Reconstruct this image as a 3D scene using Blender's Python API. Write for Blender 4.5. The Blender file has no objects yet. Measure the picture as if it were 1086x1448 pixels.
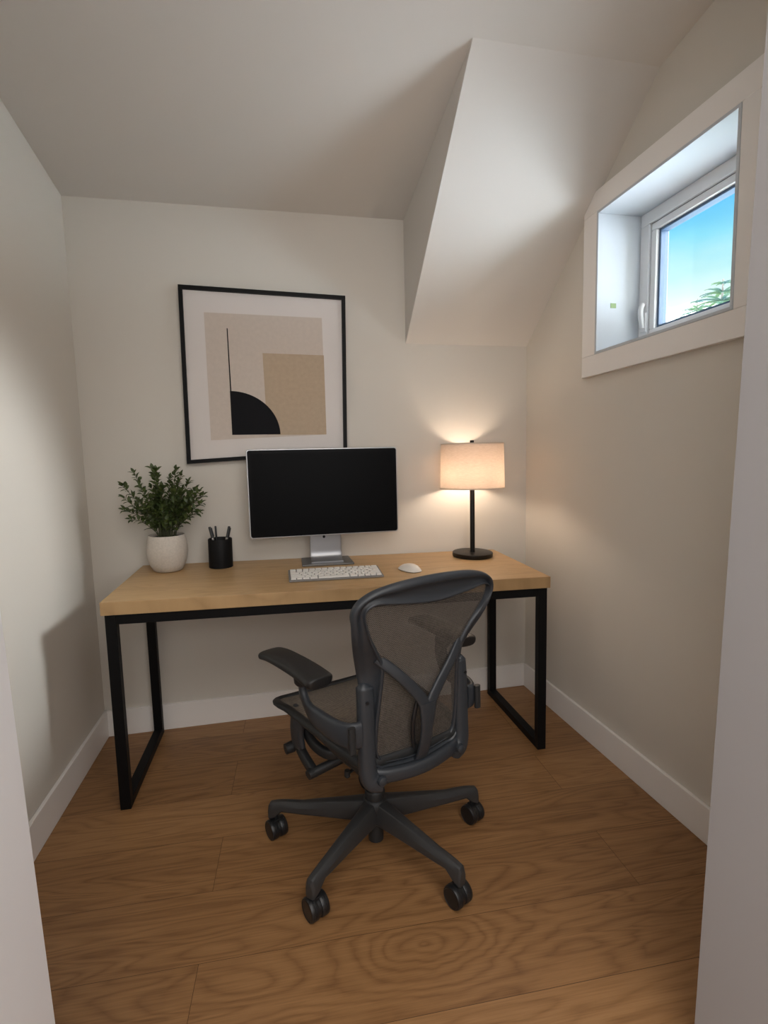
import bpy, bmesh, math, random
from mathutils import Vector, Matrix, Quaternion
scene = bpy.context.scene
COL = scene.collection
R = random.Random(7)
PI = math.pi

# ------------------------------------------------------------------ helpers
def link(o, parent=None):
    COL.objects.link(o)
    if parent is not None: o.parent = parent
    return o

class MB:
    """collects shapes, then links them as ONE mesh object"""
    def __init__(s): s.v = []; s.f = []; s.m = []
    def add(s, vs, fs, mi=0):
        b = len(s.v); s.v += [tuple(v) for v in vs]
        for f in fs: s.f.append(tuple(b + i for i in f)); s.m.append(mi)
        return s
    def box(s, lo, hi, mi=0, M=None):
        x0, y0, z0 = lo; x1, y1, z1 = hi
        vs = [(x0,y0,z0),(x1,y0,z0),(x1,y1,z0),(x0,y1,z0),(x0,y0,z1),(x1,y0,z1),(x1,y1,z1),(x0,y1,z1)]
        if M is not None: vs = [tuple(M @ Vector(v)) for v in vs]
        return s.hexa(vs, mi)
    def hexa(s, vs, mi=0):
        return s.add(vs, [(0,3,2,1),(4,5,6,7),(0,1,5,4),(1,2,6,5),(2,3,7,6),(3,0,4,7)], mi)
    def lathe(s, prof, n=40, c=(0,0,0), mi=0, cap=True, M=None):
        vs = []
        for r, z in prof:
            for k in range(n):
                a = 2*PI*k/n; p = Vector((r*math.cos(a), r*math.sin(a), z))
                if M is not None: p = M @ p
                vs.append((p.x+c[0], p.y+c[1], p.z+c[2]))
        fs = []
        for j in range(len(prof)-1):
            for k in range(n):
                a = j*n+k; b = j*n+(k+1) % n
                fs.append((a, b, b+n, a+n))
        if cap:
            fs.append(tuple(range(n-1, -1, -1))); L = (len(prof)-1)*n
            fs.append(tuple(range(L, L+n)))
        return s.add(vs, fs, mi)
    def sweep(s, pts, secs, up=(0,0,1), n=16, closed=False, mi=0, pw=2.0, cap=True):
        """secs: (half width across, half height along up) per point; superellipse section"""
        P = [Vector(p) for p in pts]; N = len(P); up0 = Vector(up)
        if not isinstance(secs, list): secs = [secs]*N
        vs = []
        for i, p in enumerate(P):
            if closed: t = P[(i+1) % N]-P[i-1]
            else: t = P[min(i+1, N-1)]-P[max(i-1, 0)]
            t.normalize()
            u = up0 - t*up0.dot(t)
            if u.length < 1e-4: u = Vector((0,1,0)) - t*t.y
            u.normalize(); w = t.cross(u)
            a, b = secs[i]
            for k in range(n):
                q = 2*PI*k/n; c_, s_ = math.cos(q), math.sin(q)
                e = 2.0/pw
                cx = math.copysign(abs(c_)**e, c_); sx = math.copysign(abs(s_)**e, s_)
                vs.append(tuple(p + w*(a*cx) + u*(b*sx)))
        fs = []
        for i in range(N if closed else N-1):
            for k in range(n):
                a = i*n+k; b = i*n+(k+1) % n; j = ((i+1) % N)
                fs.append((a, b, j*n+(k+1) % n, j*n+k))
        if cap and not closed:
            fs.append(tuple(range(n-1, -1, -1))); L = (N-1)*n; fs.append(tuple(range(L, L+n)))
        return s.add(vs, fs, mi)
    def build(s, name, mat, parent=None, smooth=False, bevel=0, seg=2, subsurf=0, angle=35, M=None):
        me = bpy.data.meshes.new(name)
        me.from_pydata(s.v, [], s.f)
        bm = bmesh.new(); bm.from_mesh(me); bmesh.ops.recalc_face_normals(bm, faces=bm.faces); bm.to_mesh(me); bm.free()
        mats = mat if isinstance(mat, (list, tuple)) else [mat]
        for m in mats: me.materials.append(m)
        me.polygons.foreach_set('material_index', s.m)
        me.update()
        o = bpy.data.objects.new(name, me); link(o, parent)
        if M is not None: o.matrix_local = M
        if smooth or bevel:
            me.polygons.foreach_set('use_smooth', [True]*len(me.polygons))
            me.set_sharp_from_angle(angle=math.radians(angle))
        if bevel:
            b = o.modifiers.new('bevel', 'BEVEL'); b.width = bevel; b.segments = seg; b.limit_method = 'ANGLE'; b.angle_limit = math.radians(40)
            b.harden_normals = True
        if subsurf:
            b = o.modifiers.new('sub', 'SUBSURF'); b.levels = subsurf; b.render_levels = subsurf
        return o

def catmull(pts, n=8, closed=False):
    P = [Vector(p) for p in pts]; N = len(P); out = []
    for i in range(N if closed else N-1):
        if closed: a, b, c, d = P[i-1], P[i], P[(i+1) % N], P[(i+2) % N]
        else: a, b, c, d = P[max(i-1, 0)], P[i], P[i+1], P[min(i+2, N-1)]
        for k in range(n):
            t = k/n
            out.append(0.5*((2*b)+(c-a)*t+(2*a-5*b+4*c-d)*t*t+(3*b-a-3*c+d)*t**3))
    if not closed: out.append(P[-1])
    return out

def empty(name, loc=(0,0,0), rz=0.0, label=None, cat=None, group=None, M=None):
    o = bpy.data.objects.new(name, None); o.empty_display_size = .1; link(o)
    o.location = loc; o.rotation_euler = (0, 0, rz)
    if M is not None: o.matrix_world = M
    tag(o, label, cat, group); return o
def tag(o, label=None, cat=None, group=None, kind=None):
    if label: o['label'] = label
    if cat: o['category'] = cat
    if group: o['group'] = group
    if kind: o['kind'] = kind
    return o
def struct(o): o['kind'] = 'structure'; return o

# ------------------------------------------------------------------ materials
def srgb(r, g, b):
    f = lambda c: (c/12.92 if c <= .04045 else ((c+.055)/1.055)**2.4)
    return (f(r/255), f(g/255), f(b/255), 1)
def mat(name):
    m = bpy.data.materials.new(name); m.use_nodes = True
    nt = m.node_tree; b = nt.nodes['Principled BSDF']
    return m, nt, b
def N(nt, typ, **kw):
    n = nt.nodes.new(typ)
    for k, v in kw.items():
        if hasattr(n, k): setattr(n, k, v)
    return n
def plain(name, col, rough=.5, metal=0, noise=0, nscale=200, bump=0, spec=.5, vari=0):
    m, nt, b = mat(name)
    b.inputs['Base Color'].default_value = col if len(col) == 4 else (*col, 1)
    b.inputs['Roughness'].default_value = rough; b.inputs['Metallic'].default_value = metal
    b.inputs['Specular IOR Level'].default_value = spec
    if bump or vari:
        tc = N(nt, 'ShaderNodeTexCoord'); no = N(nt, 'ShaderNodeTexNoise')
        no.inputs['Scale'].default_value = nscale; no.inputs['Detail'].default_value = 3
        nt.links.new(tc.outputs['Object'], no.inputs['Vector'])
        if bump:
            bp = N(nt, 'ShaderNodeBump'); bp.inputs['Strength'].default_value = bump; bp.inputs['Distance'].default_value = .002
            nt.links.new(no.outputs['Fac'], bp.inputs['Height']); nt.links.new(bp.outputs[0], b.inputs['Normal'])
        if vari:
            c = b.inputs['Base Color'].default_value
            mx = N(nt, 'ShaderNodeMix', data_type='RGBA')
            mx.inputs[6].default_value = tuple(x*(1-vari) for x in c[:3])+(1,)
            mx.inputs[7].default_value = tuple(min(1, x*(1+vari)) for x in c[:3])+(1,)
            nt.links.new(no.outputs['Fac'], mx.inputs[0]); nt.links.new(mx.outputs[2], b.inputs['Base Color'])
    return m

M_WALL = plain('wall_paint', (.67, .63, .568), .85, bump=.08, nscale=260, spec=.25)
M_CEIL = plain('ceiling_paint', (.67, .64, .60), .9, bump=.06, nscale=260, spec=.2)
M_TRIM = plain('white_trim_paint', (.88, .85, .82), .45, spec=.4)
M_WHITE = plain('white_vinyl', (.80, .81, .82), .35, spec=.45)
M_JAMB = plain('white_jamb_paint', (.86, .865, .90), .55, spec=.4)

def wood(name, plank_l, plank_w, rot, cols, gs, origin=(0, 0), seam=.0008, knot=None, rough=.42, tone=.35, ring=.095):
    m, nt, b = mat(name); L = nt.links.new
    tc = N(nt, 'ShaderNodeTexCoord'); mp = N(nt, 'ShaderNodeMapping')
    mp.inputs['Rotation'].default_value = (0, 0, rot); mp.inputs['Location'].default_value = (*origin, 0)
    L(tc.outputs['Object'], mp.inputs['Vector'])
    br = N(nt, 'ShaderNodeTexBrick'); br.offset = .37; br.offset_frequency = 2; br.squash = 1
    br.inputs['Color1'].default_value = (0, 0, 0, 1); br.inputs['Color2'].default_value = (1, 1, 1, 1); br.inputs['Mortar'].default_value = (.5, .5, .5, 1)
    br.inputs['Scale'].default_value = 1; br.inputs['Mortar Size'].default_value = seam; br.inputs['Mortar Smooth'].default_value = .2
    br.inputs['Brick Width'].default_value = plank_l; br.inputs['Row Height'].default_value = plank_w
    L(mp.outputs[0], br.inputs['Vector'])
    sep = N(nt, 'ShaderNodeSeparateColor'); L(br.outputs['Color'], sep.inputs[0])
    sd = N(nt, 'ShaderNodeCombineXYZ')
    ml = N(nt, 'ShaderNodeMath', operation='MULTIPLY'); ml.inputs[1].default_value = 23.7; L(sep.outputs[0], ml.inputs[0])
    L(ml.outputs[0], sd.inputs[0]); L(ml.outputs[0], sd.inputs[2])
    ad = N(nt, 'ShaderNodeVectorMath', operation='ADD'); L(mp.outputs[0], ad.inputs[0]); L(sd.outputs[0], ad.inputs[1])
    st = N(nt, 'ShaderNodeMapping'); st.inputs['Scale'].default_value = (1.1, 9.0, 1); L(ad.outputs[0], st.inputs['Vector'])
    # cathedral rings: distorted field -> bands
    n1 = N(nt, 'ShaderNodeTexNoise'); n1.inputs['Scale'].default_value = 1.15*gs; n1.inputs['Detail'].default_value = 2; n1.inputs['Roughness'].default_value = .45; n1.inputs['Distortion'].default_value = .5
    L(st.outputs[0], n1.inputs['Vector'])
    mu = N(nt, 'ShaderNodeMath', operation='MULTIPLY'); mu.inputs[1].default_value = 84; L(n1.outputs['Fac'], mu.inputs[0])
    last = mu.outputs[0]
    if knot:
        kx, ky, ks = knot
        vm = N(nt, 'ShaderNodeVectorMath', operation='SUBTRACT'); vm.inputs[1].default_value = (kx, ky, 0); L(mp.outputs[0], vm.inputs[0])
        nz = N(nt, 'ShaderNodeTexNoise'); nz.inputs['Scale'].default_value = 9; nz.inputs['Detail'].default_value = 2; L(mp.outputs[0], nz.inputs['Vector'])
        sc = N(nt, 'ShaderNodeVectorMath', operation='MULTIPLY'); sc.inputs[1].default_value = (.5, 1.2, 1); L(vm.outputs[0], sc.inputs[0])
        ln = N(nt, 'ShaderNodeVectorMath', operation='LENGTH'); L(sc.outputs[0], ln.inputs[0])
        nm = N(nt, 'ShaderNodeMath', operation='MULTIPLY_ADD'); nm.inputs[1].default_value = .06; L(nz.outputs['Fac'], nm.inputs[0]); L(ln.outputs['Value'], nm.inputs[2])
        k1 = N(nt, 'ShaderNodeMath', operation='MULTIPLY'); k1.inputs[1].default_value = 260; L(nm.outputs[0], k1.inputs[0])
        msk = N(nt, 'ShaderNodeMapRange'); msk.inputs['From Min'].default_value = ks*2.2; msk.inputs['From Max'].default_value = ks*.3; L(ln.outputs['Value'], msk.inputs['Value'])
        # only inside the plank that carries the knot
        sy = N(nt, 'ShaderNodeSeparateXYZ'); L(mp.outputs[0], sy.inputs[0])
        row = N(nt, 'ShaderNodeMath', operation='DIVIDE'); row.inputs[1].default_value = plank_w; L(sy.outputs['Y'], row.inputs[0])
        fl = N(nt, 'ShaderNodeMath', operation='FLOOR'); L(row.outputs[0], fl.inputs[0])
        cp = N(nt, 'ShaderNodeMath', operation='COMPARE'); cp.inputs[1].default_value = math.floor(ky/plank_w); cp.inputs[2].default_value = .1; L(fl.outputs[0], cp.inputs[0])
        mk = N(nt, 'ShaderNodeMath', operation='MULTIPLY'); L(msk.outputs[0], mk.inputs[0]); L(cp.outputs[0], mk.inputs[1])
        mxk = N(nt, 'ShaderNodeMix', data_type='FLOAT'); L(mk.outputs[0], mxk.inputs[0]); L(mu.outputs[0], mxk.inputs[2]); L(k1.outputs[0], mxk.inputs[3])
        last = mxk.outputs[0]
    sn = N(nt, 'ShaderNodeMath', operation='SINE'); L(last, sn.inputs[0])
    # asymmetric growth ring: slow light side, sharp dark edge
    s1 = N(nt, 'ShaderNodeMath', operation='MULTIPLY_ADD'); s1.inputs[1].default_value = .5; s1.inputs[2].default_value = .5; L(sn.outputs[0], s1.inputs[0])
    s2 = N(nt, 'ShaderNodeMath', operation='POWER'); s2.inputs[1].default_value = .45; L(s1.outputs[0], s2.inputs[0])
    s3 = N(nt, 'ShaderNodeMath', operation='MULTIPLY_ADD'); s3.inputs[1].default_value = 2; s3.inputs[2].default_value = -1.35; L(s2.outputs[0], s3.inputs[0])
    last = s3.outputs[0]
    # fine pores
    st2 = N(nt, 'ShaderNodeMapping'); st2.inputs['Scale'].default_value = (5, 160, 1); L(ad.outputs[0], st2.inputs['Vector'])
    n2 = N(nt, 'ShaderNodeTexNoise'); n2.inputs['Scale'].default_value = 1.6; n2.inputs['Detail'].default_value = 4; n2.inputs['Roughness'].default_value = .65; L(st2.outputs[0], n2.inputs['Vector'])
    st3 = N(nt, 'ShaderNodeMapping'); st3.inputs['Scale'].default_value = (1.2, 14, 1); L(ad.outputs[0], st3.inputs['Vector'])
    n3 = N(nt, 'ShaderNodeTexNoise'); n3.inputs['Scale'].default_value = 1.4; n3.inputs['Detail'].default_value = 3; L(st3.outputs[0], n3.inputs['Vector'])
    # value = tone
    def madd(a, k, c):
        q = N(nt, 'ShaderNodeMath', operation='MULTIPLY_ADD'); L(a, q.inputs[0]); q.inputs[1].default_value = k
        if isinstance(c, (int, float)): q.inputs[2].default_value = c
        else: L(c, q.inputs[2])
        return q.outputs[0]
    v = madd(last, ring, (.5 - .55*.5 - .34*.5) - tone*.5)
    v = madd(n2.outputs['Fac'], .55, v); v = madd(n3.outputs['Fac'], .34, v); v = madd(sep.outputs[0], tone, v)
    rp = N(nt, 'ShaderNodeValToRGB'); L(v, rp.inputs[0])
    e = rp.color_ramp.elements; e[0].position = .12; e[0].color = cols[0]; e[1].position = .88; e[1].color = cols[2]
    q = e.new(.5); q.color = cols[1]
    mx = N(nt, 'ShaderNodeMix', data_type='RGBA'); L(br.outputs['Fac'], mx.inputs[0]); L(rp.outputs[0], mx.inputs[6])
    mx.inputs[7].default_value = tuple(c*.6 for c in cols[0][:3])+(1,)
    L(mx.outputs[2], b.inputs['Base Color'])
    b.inputs['Roughness'].default_value = rough; b.inputs['Specular IOR Level'].default_value = .4
    bp = N(nt, 'ShaderNodeBump'); bp.inputs['Strength'].default_value = .12; bp.inputs['Distance'].default_value = .001
    L(n2.outputs['Fac'], bp.inputs['Height']); L(bp.outputs[0], b.inputs['Normal'])
    return m

FROT = 0.045
M_FLOOR = wood('oak_plank_floor', 1.9, .215, FROT, [(.140, .063, .023, 1), (.300, .154, .062, 1), (.430, .240, .106, 1)], 1.0, origin=(1.29, 1.187), knot=(2.45, -.055, .14), tone=.22)
M_DESK = wood('oak_veneer', 9.0, 3.0, 0, [(.28, .165, .072, 1), (.47, .300, .145, 1), (.60, .40, .205, 1)], .9, origin=(3.3, 1.2), seam=0, rough=.4, tone=.0, ring=.075)

M_BLACK = plain('black_powder_coat', (.0055, .0055, .006), .5, spec=.16)
M_BRONZE = plain('dark_bronze', (.008, .0062, .005), .38, metal=.1, spec=.3)
M_GRAPH = plain('graphite_plastic', (.027, .031, .037), .42, spec=.5, bump=.05, nscale=600)
M_GRAPHD = plain('dark_graphite_plastic', (.017, .018, .019), .5, spec=.4)
M_BASE = plain('graphite_aluminium', (.032, .032, .033), .38, spec=.5)
M_RUB = plain('black_caster_plastic', (.010, .010, .011), .4)
M_PAD = plain('black_soft_pad', (.009, .009, .0095), .48, bump=.1, nscale=900)
M_CHROME = plain('polished_steel', (.6, .6, .6), .2, metal=1)
M_ALU = plain('satin_aluminium', (.50, .50, .51), .38, metal=.85)
M_ALUD = plain('satin_aluminium_stand', (.36, .36, .37), .36, metal=.8)
M_SCREEN = plain('dark_screen', (.0035, .0035, .004), .4, spec=.06)
M_BEZEL = plain('black_bezel', (.003, .003, .0035), .35, spec=.08)
M_KEY = plain('white_key_plastic', (.74, .71, .67), .5)
M_KBASE = plain('key_well_grey', (.20, .19, .18), .5)
M_MOUSE = plain('white_mouse_plastic', (.74, .70, .65), .35)
M_POT = plain('speckled_stone_ceramic', (.56, .51, .45), .75, bump=.5, nscale=130, vari=.18)
M_SOIL = plain('dark_soil', (.012, .009, .007), .95, bump=1, nscale=150)
M_STEM = plain('green_brown_stem', (.05, .055, .02), .6)
M_PEN = plain('black_pen_plastic', (.012, .012, .013), .35)
M_PENM = plain('pen_metal_tip', (.35, .33, .3), .3, metal=.9)
M_MAT = plain('white_mat_board', (.72, .67, .64), .8, spec=.2)
M_STICK = plain('green_sticker', (.27, .38, .17), .6)
M_BARK = plain('fir_bark', (.10, .09, .08), .9)
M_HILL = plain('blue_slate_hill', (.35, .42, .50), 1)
M_GROUND = plain('meadow_grass', (.16, .24, .09), 1)

def leafmat(name, c1, c2, trans=.25, scale=30, rough=.4):
    m, nt, b = mat(name); L = nt.links.new
    tc = N(nt, 'ShaderNodeTexCoord'); no = N(nt, 'ShaderNodeTexNoise'); no.inputs['Scale'].default_value = scale
    L(tc.outputs['Object'], no.inputs['Vector'])
    mx = N(nt, 'ShaderNodeMix', data_type='RGBA'); mx.inputs[6].default_value = (*c1, 1); mx.inputs[7].default_value = (*c2, 1)
    rp = N(nt, 'ShaderNodeMapRange'); rp.inputs['From Min'].default_value = .35; rp.inputs['From Max'].default_value = .65
    L(no.outputs['Fac'], rp.inputs['Value']); L(rp.outputs[0], mx.inputs[0]); L(mx.outputs[2], b.inputs['Base Color'])
    b.inputs['Roughness'].default_value = rough
    tr = N(nt, 'ShaderNodeBsdfTranslucent'); L(mx.outputs[2], tr.inputs['Color'])
    ms = N(nt, 'ShaderNodeMixShader'); ms.inputs[0].default_value = trans
    L(b.outputs[0], ms.inputs[1]); L(tr.outputs[0], ms.inputs[2])
    L(ms.outputs[0], nt.nodes['Material Output'].inputs['Surface'])
    return m
M_LEAF = leafmat('glossy_green_leaf', (.038, .062, .016), (.095, .13, .036), .2, 45)
M_FIR = leafmat('blue_green_needles', (.025, .085, .095), (.09, .17, .06), .15, 3, .7)

def printmat(name, c, vari=.07):
    return plain(name, c, .85, nscale=60, vari=vari, spec=.15)
M_P1 = printmat('art_paper_beige', (.60, .52, .455))
M_P2 = printmat('art_tan_block', (.485, .375, .27), .10)
M_P3 = plain('art_black_ink', (.010, .010, .012), .8, spec=.15)

# mesh fabric: woven strands with real gaps between them
def fabric(name, col, col2, sx, sz, alpha, axes=('X', 'Z')):
    m, nt, b = mat(name); L = nt.links.new
    tc = N(nt, 'ShaderNodeTexCoord'); sp = N(nt, 'ShaderNodeSeparateXYZ'); L(tc.outputs['Object'], sp.inputs[0])
    def sine(ax, k, ph=0):
        q = N(nt, 'ShaderNodeMath', operation='MULTIPLY_ADD'); q.inputs[1].default_value = k; q.inputs[2].default_value = ph; L(sp.outputs[ax], q.inputs[0])
        s_ = N(nt, 'ShaderNodeMath', operation='SINE'); L(q.outputs[0], s_.inputs[0]); return s_.outputs[0]
    a = sine(axes[0], sx); c = sine(axes[1], sz)
    pr = N(nt, 'ShaderNodeMath', operation='MULTIPLY'); L(a, pr.inputs[0]); L(c, pr.inputs[1])
    no = N(nt, 'ShaderNodeTexNoise'); no.inputs['Scale'].default_value = 120; L(tc.outputs['Object'], no.inputs['Vector'])
    sm = N(nt, 'ShaderNodeMath', operation='MULTIPLY_ADD'); sm.inputs[1].default_value = .5; L(c, sm.inputs[0]); L(no.outputs['Fac'], sm.inputs[2])
    mx = N(nt, 'ShaderNodeMix', data_type='RGBA'); mx.inputs[6].default_value = (*col, 1); mx.inputs[7].default_value = (*col2, 1)
    L(sm.outputs[0], mx.inputs[0]); L(mx.outputs[2], b.inputs['Base Color']); b.inputs['Roughness'].default_value = .6
    mr = N(nt, 'ShaderNodeMapRange'); mr.inputs['From Min'].default_value = -.05; mr.inputs['From Max'].default_value = .55
    mr.inputs['To Max'].default_value = alpha; L(pr.outputs[0], mr.inputs['Value'])
    tr = N(nt, 'ShaderNodeBsdfTransparent'); ms = N(nt, 'ShaderNodeMixShader')
    L(mr.outputs[0], ms.inputs[0]); L(b.outputs[0], ms.inputs[1]); L(tr.outputs[0], ms.inputs[2])
    L(ms.outputs[0], nt.nodes['Material Output'].inputs['Surface'])
    return m
M_MESH = fabric('woven_back_mesh', (.017, .015, .0135), (.125, .108, .092), 1500, 1250, .45)
M_SEATM = fabric('woven_seat_mesh', (.028, .024, .020), (.23, .19, .15), 900, 900, .15, ('X', 'Y'))

def glassmat():
    m, nt, b = mat('window_glass'); L = nt.links.new
    nt.nodes.remove(b)
    tr = N(nt, 'ShaderNodeBsdfTransparent'); tr.inputs[0].default_value = (.95, .97, .97, 1)
    gl = N(nt, 'ShaderNodeBsdfGlossy'); gl.inputs['Roughness'].default_value = .02
    ms = N(nt, 'ShaderNodeMixShader'); ms.inputs[0].default_value = .05
    L(tr.outputs[0], ms.inputs[1]); L(gl.outputs[0], ms.inputs[2]); L(ms.outputs[0], nt.nodes['Material Output'].inputs['Surface'])
    return m
M_GLASS = glassmat()
def shademat():
    m, nt, b = mat('linen_lampshade'); L = nt.links.new
    tc = N(nt, 'ShaderNodeTexCoord'); mp = N(nt, 'ShaderNodeMapping'); mp.inputs['Scale'].default_value = (60, 60, 420); L(tc.outputs['Object'], mp.inputs[0])
    no = N(nt, 'ShaderNodeTexNoise'); no.inputs['Scale'].default_value = 1; no.inputs['Detail'].default_value = 3; L(mp.outputs[0], no.inputs['Vector'])
    mx = N(nt, 'ShaderNodeMix', data_type='RGBA'); mx.inputs[6].default_value = (.56, .48, .41, 1); mx.inputs[7].default_value = (.80, .715, .645, 1)
    L(no.outputs['Fac'], mx.inputs[0]); L(mx.outputs[2], b.inputs['Base Color']); b.inputs['Roughness'].default_value = .9
    tr = N(nt, 'ShaderNodeBsdfTranslucent'); L(mx.outputs[2], tr.inputs['Color'])
    ms = N(nt, 'ShaderNodeMixShader'); ms.inputs[0].default_value = .60
    L(b.outputs[0], ms.inputs[1]); L(tr.outputs[0], ms.inputs[2]); L(ms.outputs[0], nt.nodes['Material Output'].inputs['Surface'])
    return m
M_SHADE = shademat()
def emit(name, col, s):
    m, nt, b = mat(name); b.inputs['Base Color'].default_value = (.8, .8, .8, 1)
    b.inputs['Emission Color'].default_value = (*col, 1); b.inputs['Emission Strength'].default_value = s
    return m
M_BULB = emit('lit_bulb', (1, .80, .62), 72)

# ------------------------------------------------------------------ room shell
W, AR, AL, BB = 2.0559, -.0092, .005, -.0057
RX = lambda y, d=0: W + AR*y + d
LXf = lambda y, d=0: AL*y - d
BY = lambda x, d=0: BB*x + d
CZ = lambda x, y: 2.3112 + .0017*x - .1565*y
YF = -1.66                      # inner face of the wall with the doorway
YH = -1.84
T = .12

MB().box((-.9, -3.6, -.1), (3.1, .15, 0)).build('floor', M_FLOOR); struct(bpy.data.objects['floor'])
# ceiling: sloped slab
c = MB(); pts = [(-.15, .15), (2.3, .15), (2.3, YH), (-.15, YH)]
c.hexa([(x, y, CZ(x, y)) for x, y in pts] + [(x, y, CZ(x, y)+.1) for x, y in pts]); struct(c.build('ceiling', M_CEIL))
# back wall, left wall
c = MB(); c.hexa([(-.15, BY(-.15), 0), (2.3, BY(2.3), 0), (2.3, .15, 0), (-.15, .15, 0), (-.15, BY(-.15), 2.5), (2.3, BY(2.3), 2.5), (2.3, .15, 2.5), (-.15, .15, 2.5)])
struct(c.build('wall_back', M_WALL))
c = MB(); c.hexa([(-.15, YH, 0), (LXf(YH), YH, 0), (LXf(.1), .1, 0), (-.15, .1, 0), (-.15, YH, 2.7), (LXf(YH), YH, 2.7), (LXf(.1), .1, 2.7), (-.15, .1, 2.7)])
struct(c.build('wall_left', M_WALL))
# right wall with the window opening
WY0, WY1, WZ0, WZ1 = -1.200, -.588, 1.606, 2.138
RD = .24
def rblk(c, y0, y1, z0, z1, d0=0, d1=RD):
    c.hexa([(RX(y0, d0), y0, z0), (RX(y0, d1), y0, z0), (RX(y1, d1), y1, z0), (RX(y1, d0), y1, z0),
            (RX(y0, d0), y0, z1), (RX(y0, d1), y0, z1), (RX(y1, d1), y1, z1), (RX(y1, d0), y1, z1)])
c = MB(); rblk(c, YH, .1, 0, WZ0); rblk(c, YH, .1, WZ1, 2.75); rblk(c, YH, WY0, WZ0, WZ1); rblk(c, WY1, .1, WZ0, WZ1)
struct(c.build('wall_right', M_WALL))
# boxed-in roof slope in the back right corner
XS0, XS1, YS, ZS = 1.4319, 1.4227, -.8715, 1.7587
c = MB(); e = .05
v = [(XS0, BY(XS0), ZS), (RX(0, .02), BY(W), ZS), (RX(YS, .02), YS, CZ(W, YS)), (XS1, YS, CZ(XS1, YS)), (XS0, BY(XS0), CZ(XS0, 0)), (RX(0, .02), BY(W), CZ(W, 0))]
c.add(v, [(0, 1, 2, 3), (0, 3, 4), (1, 5, 2), (0, 4, 5, 1), (3, 2, 5, 4)])
struct(c.build('wall_slope', M_CEIL))
# front wall with the doorway (camera stands in it)
JL0, JL1 = (.372, 0), (.329, 2.35)
def jl(z): return .4498 - .0240*z
def jr(z): return 1.5555 + .0290*z
c = MB()
def fblk(c, xa, xb, z0, z1):
    c.hexa([(xa(z0), YH, z0), (xb(z0), YH, z0), (xb(z0), YF, z0), (xa(z0), YF, z0), (xa(z1), YH, z1), (xb(z1), YH, z1), (xb(z1), YF, z1), (xa(z1), YF, z1)])
fblk(c, lambda z: -.9, lambda z: jl(z)-.02, 0, 2.7); fblk(c, lambda z: jr(z)+.02, lambda z: 3.1, 0, 2.7); fblk(c, lambda z: jl(z)-.02, lambda z: jr(z)+.02, 2.5, 2.7)
struct(c.build('wall_front', M_WALL))
c = MB(); fblk(c, lambda z: jl(z)-.02, jl, 0, 2.5); c.box((jl(0)-.12, YH-.018, 0), (jl(0)-.01, YH, 2.35)); struct(c.build('trim_1', M_JAMB))
c = MB(); fblk(c, jr, lambda z: jr(z)+.02, 0, 2.5); struct(c.build('trim_2', plain('shaded_jamb_tone', (.43, .42, .43), .7, spec=.3)))  # dimmer light on the right jamb is put into its greyer colour
# the hall the photograph is taken from
c = MB(); c.box((-1.0, -3.7, 0), (-.9, YH, 2.75)); c.box((3.1, -3.7, 0), (3.2, YH, 2.75)); c.box((-1.0, -3.7, 0), (3.2, -3.6, 2.75)); struct(c.build('wall_hall', M_WALL))
c = MB(); c.box((-1.0, -3.7, 2.7), (3.2, YH, 2.8)); struct(c.build('ceiling_hall', M_CEIL))
# baseboards
HB, TB = .121, .014
def bprof(name, f):
    c = MB(); f(c); struct(c.build(name, M_TRIM, bevel=.0025))
bprof('baseboard_back', lambda c: c.hexa([(0, BY(0)-TB, 0), (W, BY(W)-TB, 0), (W, BY(W), 0), (0, BY(0), 0), (0, BY(0)-TB, HB), (W, BY(W)-TB, HB), (W, BY(W), HB), (0, BY(0), HB)]))
bprof('baseboard_left', lambda c: c.hexa([(LXf(YF), YF, 0), (LXf(YF)+TB, YF, 0), (TB, -.001, 0), (0, -.001, 0), (LXf(YF), YF, HB), (LXf(YF)+TB, YF, HB), (TB, -.001, HB), (0, -.001, HB)]))
bprof('baseboard_right', lambda c: c.hexa([(RX(YF)-TB, YF, 0), (RX(YF), YF, 0), (RX(-.012), -.012, 0), (RX(-.012)-TB, -.012, 0), (RX(YF)-TB, YF, HB), (RX(YF), YF, HB), (RX(-.012), -.012, HB), (RX(-.012)-TB, -.012, HB)]))

# ------------------------------------------------------------------ window
win = empty('window_1', (RX(-.9), -.9, WZ0)); struct(win)
wl = Vector(win.location)
def wblk(c, y0, y1, z0, z1, d0, d1):
    b0 = len(c.v); rblk(c, y0, y1, z0, z1, d0, d1)
    for i in range(b0, len(c.v)): c.v[i] = tuple(Vector(c.v[i])-wl)
CY0, CY1, CZ0, CZ1 = -1.288, -.505, 1.526, 2.216
c = MB(); dd = (-.020, 0)
wblk(c, CY0, CY1, WZ1-.0, CZ1, *dd); wblk(c, CY0, CY1, CZ0, WZ0, *dd); wblk(c, CY0, WY0, WZ0, WZ1, *dd); wblk(c, WY1, CY1, WZ0, WZ1, *dd)
c.build('casing', M_TRIM, win, bevel=.002)
FD = .165
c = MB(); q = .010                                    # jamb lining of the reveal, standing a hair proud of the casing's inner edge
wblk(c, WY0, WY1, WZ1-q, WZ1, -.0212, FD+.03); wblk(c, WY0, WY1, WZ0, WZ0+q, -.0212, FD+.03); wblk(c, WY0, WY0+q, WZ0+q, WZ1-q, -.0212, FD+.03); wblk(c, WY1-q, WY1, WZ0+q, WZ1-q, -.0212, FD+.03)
c.build('jamb_lining', plain('white_lining_paint', (.56, .60, .64), .5), win, bevel=.0015)
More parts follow.
